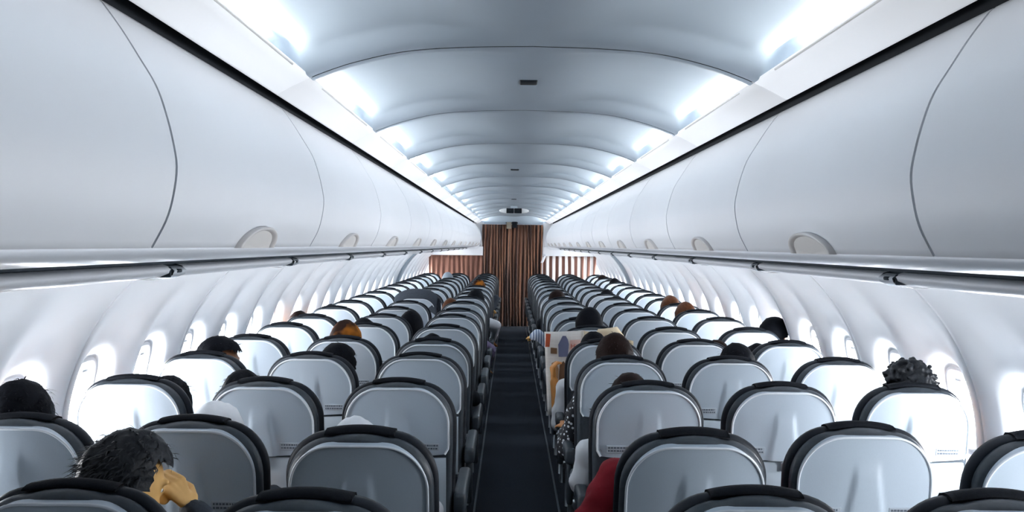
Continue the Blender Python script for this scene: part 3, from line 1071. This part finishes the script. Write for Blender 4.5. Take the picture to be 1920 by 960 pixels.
    # loose strands over the hair of the closer heads
    if strands:
        st = []
        for _ in range(strands):
            dv = Vector((rr.gauss(0, 1), rr.gauss(-0.3, 1), rr.gauss(0.4, 0.8))).normalized()
            if (dv.y > 0.0 and dv.z < 0.35) or (dv.y > 0.35 and dv.z < 0.6) or dv.z < -0.6:
                continue
            k = vol + 0.02
            b0 = hl0(dv.x * 0.078 * k, dv.y * 0.097 * k, dv.z * 0.112 * k)
            flow = Vector((dv.x * 0.5 + rr.uniform(-.35, .35), dv.y * 0.5 - 0.2 + rr.uniform(-.35, .35), -0.75 + dv.z * 0.5 + rr.uniform(-.2, .3)))
            flow = (sd * flow.x + fw * flow.y + up * flow.z).normalized()
            outw = (sd * dv.x + fw * dv.y + up * dv.z)
            ln = rr.uniform(0.02, 0.045)
            sdv = flow.cross(outw).normalized() * 0.0022
            m1 = b0 + flow * ln * 0.5 + outw * 0.006
            e1 = b0 + flow * ln + outw * rr.uniform(0.0, 0.008)
            st.append(([b0 - sdv - outw * 0.004, b0 + sdv - outw * 0.004, m1 + sdv, m1 - sdv, e1], [(0, 1, 2, 3), (3, 2, 4)]))
        so_ = mesh_obj('loose_strands', *join(*st), HAIR[hair], hob)
        so_['kind'] = 'stuff'
    for q in (-1, 1):
        e = mesh_obj('eye', *ico(hl0(q * 0.031, 0.077, -0.004), (0.012, 0.010, 0.009), ya, 2), M_EYE, root)
        mesh_obj('pupil', *ico(hl0(q * 0.031, 0.0855, -0.004), (0.005, 0.003, 0.005), ya, 2), M_PUPIL, e)
    return root

def out_arm(c, r, px_e, py_e, px_w=None, py_w=None, de=0.30, dw=0.55):
    e = pix(px_e, py_e, ROW[r] + de)
    w = pix(px_w, py_w, ROW[r] + dw) if px_w else Vector((e.x + (0.06 if e.x > 0 else -0.06), ROW[r] + dw, e.z - 0.02))
    return (e, w, None)

# near people, left block
d = ROW[0]
pr = pix(322, 912, d + 0.34)
pe = pix(395, 1010, d + 0.36)
person('LM', 0, 238, 817, 'person with greying black hair resting a hand against the face', 'grey', 'full', -48, 'warm', 'slate', dy=0.30, tilt=3, pitch=16,
       arms={'r': (pe, pix(364, 962, d + 0.38), ((-0.55, 0.02, 0.8), (-0.8, 0.3, -0.3), 0.6))}, voxel=0.0052, strands=900, hscale=0.97)
person('LW', 1, 38, 722, 'person with bushy black hair above the first left window seat', 'black', 'full', 10, 'tan', 'black', strands=500, hscale=1.08)
person('LW', 2, 318, 712, 'person with long black hair spilling past the second left window seat', 'black', 'long', 0, 'tan', 'black', strands=500)
person('LM', 2, 457, 695, 'person with short black hair just above the third left middle seat', 'black', 'short', 0, 'tan', 'slate', strands=250)
person('LW', 3, 414, 636, 'person with black hair in profile, facing the aisle by the left windows', 'black', 'full', -80, 'deep', 'black', strands=300)
person('LM', 3, 636, 648, 'person with a big black head of hair leaning toward the aisle, left block', 'black', 'full', -20, 'tan', 'black', strands=250, dy=0.33)
person('LM', 4, 650, 605, 'person with dark hair tinted with painted amber light in the left middle column', 'amber', 'full', 0, 'tan', 'black')
person('LM', 5, 684, 597, 'person with dark hair directly ahead of the amber-lit passenger', 'black', 'short', 0, 'tan', 'black')
person('LM', 6, 772, 586, 'person with black hair bulging past the seat edge, left middle column', 'black', 'full', -15, 'tan', 'black')
person('LW', 6, 562, 584, 'person with wispy brown hair against the left windows', 'umber', 'short', 0, 'tan', 'black')
person('LW', 7, 622, 571, 'person with dark hair in the seventh left window seat', 'black', 'short', 0, 'tan', 'black')
person('LA', 1, 668, 785, 'person in a white head covering behind the second left aisle seat', 'white', 'short', 0, 'tan', 'white', cap=True,
       arms={'r': (pix(806, 972, ROW[1] + 0.30), Vector((-0.46, ROW[1] + 0.58, 0.62)), None)})
person('LM', 1, 408, 756, 'person in a white head covering between the left window and middle seats', 'white', 'short', 0, 'tan', 'slate', cap=True)
person('LA', 4, 812, 628, 'person with a small peak of black hair over the fifth left aisle seat', 'black', 'short', 0, 'tan', 'black')
person('LA', 8, 846, 560, 'person with reddish brown hair in the left aisle column', 'brown', 'short', 0, 'tan', 'lilac',
       arms={'r': out_arm('LA', 8, 922, 655, 915, 690)})
person('LA', 9, 893, 545, 'person with a round black head of hair leaning over the left aisle edge', 'black', 'full', -10, 'tan', 'white',
       arms={'r': out_arm('LA', 9, 932, 610, 925, 640)})
person('LA', 12, 898, 526, 'person with amber-lit dark hair near the curtain, left aisle column', 'amber', 'full', 0, 'warm', 'slate',
       arms={'r': out_arm('LA', 12, 930, 560, 925, 580)})
person('LM', 15, 840, 512, 'person in a silver grey rounded cap far down the left block', 'silver', 'full', 0, 'tan', 'slate', cap=True)
# right block
person('RA', 1, 1262, 815, 'person in a red sleeve whose arm hangs out beside the right aisle', 'black', 'short', 0, 'tan', 'red',
       arms={'l': (pix(1108, 990, ROW[1] + 0.22), Vector((0.30, ROW[1] + 0.55, 0.60)), None)},
       neck_at=(0.46, ROW[1] + 0.28, 0.925), head_at=(0.48, ROW[1] + 0.46, 0.84))
person('RA', 2, 1184, 702, 'person with umber hair and a white shirt sleeve out in the aisle', 'umber', 'short', 0, 'tan', 'white',
       arms={'l': (pix(1098, 905, ROW[2] + 0.28), Vector((0.30, ROW[2] + 0.56, 0.62)), None)}, strands=200)
person('RA', 3, 1154, 630, 'person with umber hair in a black sleeve with white dots', 'umber', 'full', 5, 'tan', 'dots',
       arms={'l': (pix(1068, 842, ROW[3] + 0.30), Vector((0.26, ROW[3] + 0.58, 0.64)), None)}, strands=250)
wl = pix(1042, 716, ROW[4] + 0.33)
person('RA', 4, 1115, 623, 'person with black hair holding up an open newspaper', 'black', 'short', 0, 'orange', 'white', sleeves='short',
       arms={'l': (pix(1052, 792, ROW[4] + 0.26), wl, ((-0.12, 0.15, 0.95), (0.9, 0.3, 0.1), 0.9)),
             'r': (Vector((0.70, ROW[4] + 0.36, 0.74)), Vector((0.66, ROW[4] + 0.44, 0.90)), ((0.05, 0.1, 0.9), (-0.8, 0.4, 0.1), 0.9))}, voxel=0.009)
person('RA', 5, 1106, 580, 'person with a round black head of hair just beyond the newspaper', 'black', 'full', 0, 'tan', 'black', strands=0)
person('RA', 7, 1078, 579, 'person in a blue striped sleeve with an elbow in the right aisle', 'black', 'short', 0, 'warm', 'stripes',
       arms={'l': out_arm('RA', 7, 1010, 628, 1000, 632)}, dy=0.28)
person('RA', 9, 1045, 546, 'person with black and brown hair in the right aisle column near the curtain', 'umber', 'full', 0, 'tan', 'black')
person('RM', 3, 1384, 650, 'person with black hair filling the gap behind the fourth right middle seat', 'black', 'full', 0, 'tan', 'black', strands=150)
person('RW', 4, 1424, 646, 'person with black hair leaning in from the fourth right window seat', 'black', 'short', 10, 'tan', 'black')
person('RM', 4, 1346, 639, 'person with a low rim of brown hair over the fifth right middle seat', 'umber', 'short', 0, 'tan', 'black')
person('RW', 5, 1456, 598, 'person with peaked black hair by the right windows, resting on a hand', 'black', 'full', -65, 'deep', 'white')
person('RW', 2, 1711, 682, 'person with curly grey-black hair in the second right window seat', 'grey', 'curly', 0, 'tan', 'slate', dy=0.22)
person('RW', 7, 1287, 569, 'person with brown hair in the right window column, closer of two', 'brown', 'full', 0, 'tan', 'black')
person('RW', 8, 1258, 557, 'person with brown hair in the right window column, further of two', 'brown', 'full', 0, 'tan', 'black')
person('RM', 10, 1139, 543, 'person with peaked black hair far down the right middle column', 'black', 'short', 0, 'tan', 'black')
person('RM', 9, 1155, 556, 'person with a low black crown of hair in the tenth right middle seat', 'black', 'short', 0, 'tan', 'black')
person('RW', 14, 1153, 522, 'person with black hair at the far right windows', 'black', 'short', 0, 'tan', 'black')
person('RW', 16, 1130, 516, 'person with dark brown hair beside the far right windows, nearer the right side curtain', 'umber', 'short', 0, 'tan', 'black')

# fuse every body now, in one pass
dg = bpy.context.evaluated_depsgraph_get()
dg.update()
for o in PENDING:
    me = bpy.data.meshes.new_from_object(o.evaluated_get(dg))
    o.modifiers.clear()
    old = o.data
    o.data = me
    me.polygons.foreach_set('use_smooth', [True] * len(me.polygons))
    bpy.data.meshes.remove(old)

# ------------------------------------------------------------------ newspaper
def paper_mat():
    m = bpy.data.materials.new('newsprint')
    m.use_nodes = True
    nt = m.node_tree
    b = nt.nodes['Principled BSDF']
    b.inputs['Roughness'].default_value = 0.85
    tc = nt.nodes.new('ShaderNodeTexCoord')
    br = nt.nodes.new('ShaderNodeTexBrick')
    br.inputs['Color1'].default_value = (0.75, 0.71, 0.66, 1)
    br.inputs['Color2'].default_value = (0.62, 0.56, 0.50, 1)
    br.inputs['Mortar'].default_value = (0.82, 0.80, 0.77, 1)
    br.inputs['Scale'].default_value = 9.0
    br.inputs['Row Height'].default_value = 0.045
    br.inputs['Brick Width'].default_value = 0.5
    br.inputs['Mortar Size'].default_value = 0.015
    mp = nt.nodes.new('ShaderNodeMapping')
    mp.inputs['Rotation'].default_value = (R(90), 0, 0)
    nt.links.new(tc.outputs['Object'], mp.inputs['Vector'])
    nt.links.new(mp.outputs['Vector'], br.inputs['Vector'])
    nt.links.new(br.outputs['Color'], b.inputs['Base Color'])
    return m
ND = ROW[4] + 0.52
np_root = empty('newspaper', pix(1090, 700, ND))
tag(np_root, 'open newspaper with colour photos held up beside the right aisle', 'newspaper')
o0 = pix(1090, 700, ND)
def sheet(name, c4, m, bend, n=10, off=0.0):
    """c4 = corner pixels: bottom left, bottom right, top right, top left"""
    cs = [pix(x, y, ND) - o0 for x, y in c4]
    rows = []
    for j in range(n + 1):
        t = j / n
        r = []
        for i in range(n + 1):
            s = i / n
            p = (cs[0] * (1 - s) + cs[1] * s) * (1 - t) + (cs[3] * (1 - s) + cs[2] * s) * t
            r.append(p + Vector((0, bend * math.sin(math.pi * s) + 0.008 * math.sin(5 * t + 3 * s) + off, 0)))
        rows.append(r)
    v, f = grid(rows)
    ob = mesh_obj(name, v, f, m, np_root)
    so = ob.modifiers.new('thick', 'SOLIDIFY')
    so.thickness = 0.0015
    return ob
M_NEWS = paper_mat()
lp = sheet('page', ((1030, 778), (1096, 790), (1096, 620), (1022, 622)), M_NEWS, -0.02)
rp = sheet('page', ((1096, 790), (1190, 760), (1190, 640), (1096, 620)), mat('tan_page', (0.72, 0.60, 0.42), 0.85, 0.2, noise_amt=0.12, nscale=12), 0.02)
tp = sheet('page_flap', ((1110, 640), (1188, 652), (1158, 612), (1122, 616)), mat('cream_page', (0.80, 0.68, 0.48), 0.85, 0.2, noise_amt=0.12, nscale=12), -0.02, 6, -0.03)
def blob(name, poly, m, parent, off):
    pts = [pix(x, y, ND) - o0 + Vector((0, off, 0)) for x, y in poly]
    n = len(pts)
    v = pts + [p + Vector((0, 0.0012, 0)) for p in pts]
    f = [tuple(range(n)), tuple(range(2 * n - 1, n - 1, -1))] + [(i, (i + 1) % n, (i + 1) % n + n, i + n) for i in range(n)]
    return mesh_obj(name, v, f, m, parent, False)
blob('printed_banner', ((1024, 650), (1032, 650), (1034, 626), (1025, 625)), mat('print_red', (0.55, 0.10, 0.04), 0.8), lp, -0.020)
blob('printed_photo', ((1049, 668), (1066, 668), (1068, 645), (1066, 636), (1062, 629), (1056, 629), (1052, 637), (1048, 645)), mat('print_blue', (0.16, 0.18, 0.30), 0.8), lp, -0.034)
blob('printed_photo', ((1050, 712), (1063, 712), (1064, 684), (1058, 676), (1051, 684)), mat('print_brown', (0.16, 0.08, 0.04), 0.8), lp, -0.036)
blob('printed_block', ((1036, 712), (1048, 714), (1049, 690), (1044, 676), (1036, 680)), mat('print_tan', (0.42, 0.24, 0.12), 0.8), lp, -0.030)
blob('printed_block', ((1034, 662), (1046, 663), (1046, 652), (1034, 651)), mat('print_umber', (0.22, 0.12, 0.06), 0.8), lp, -0.028)
blob('printed_box', ((1069, 655), (1090, 657), (1090, 636), (1070, 637)), mat('print_pink', (0.80, 0.58, 0.52), 0.8), lp, -0.030)
tx = bpy.data.curves.new('headline', 'FONT')
tx.body = 'Hit'
tx.size = 0.040
tx.extrude = 0.0006
to = bpy.data.objects.new('headline', tx)
COL.objects.link(to)
to.parent = lp
to.location = pix(1071, 652, ND) - o0 + Vector((0, -0.0335, 0))
to.rotation_euler = (R(90), 0, 0)
tx.materials.append(mat('print_red', (0.55, 0.10, 0.04)))
tme = bpy.data.meshes.new_from_object(to.evaluated_get(bpy.context.evaluated_depsgraph_get()))
tl, trt = to.location.copy(), to.rotation_euler.copy()
bpy.data.objects.remove(to)
to = link('headline', tme, lp, tl)
to.rotation_euler = trt

# ------------------------------------------------------------------ jacket over a seat in the left block
jr = seat_of['LM', 9]
jk = empty('draped_jacket', (COLS['LM'], ROW[9] + 0.06, 1.06))
tag(jk, 'slate grey jacket draped over a seat top in the left middle column', 'jacket')
rows = []
for i in range(25):
    s = -1 + 2 * i / 24
    x = 0.215 * s
    zt = 0.075 * (1 - abs(s) ** 3.0) - 0.0
    r = []
    for j, (y, z) in enumerate(((-0.055, -0.16), (-0.06, -0.08), (-0.05, -0.01), (-0.01, 0.025), (0.06, 0.03), (0.12, 0.0), (0.14, -0.10))):
        w = 0.010 * noise.noise(Vector((x * 9, j * 0.7, 2.0)))
        r.append((x, y + w, z + zt + w))
    rows.append(r)
v, f = grid(rows)
jb = mesh_obj('body', v, f, CLOTH['slate'], jk)
jb.modifiers.new('thick', 'SOLIDIFY').thickness = 0.012
for q in (-1, 1):
    mesh_obj('sleeve', *capsule((q * 0.20, 0.13, -0.02), 0.042, (q * 0.21, 0.17, -0.24), 0.034), CLOTH['slate'], jk)
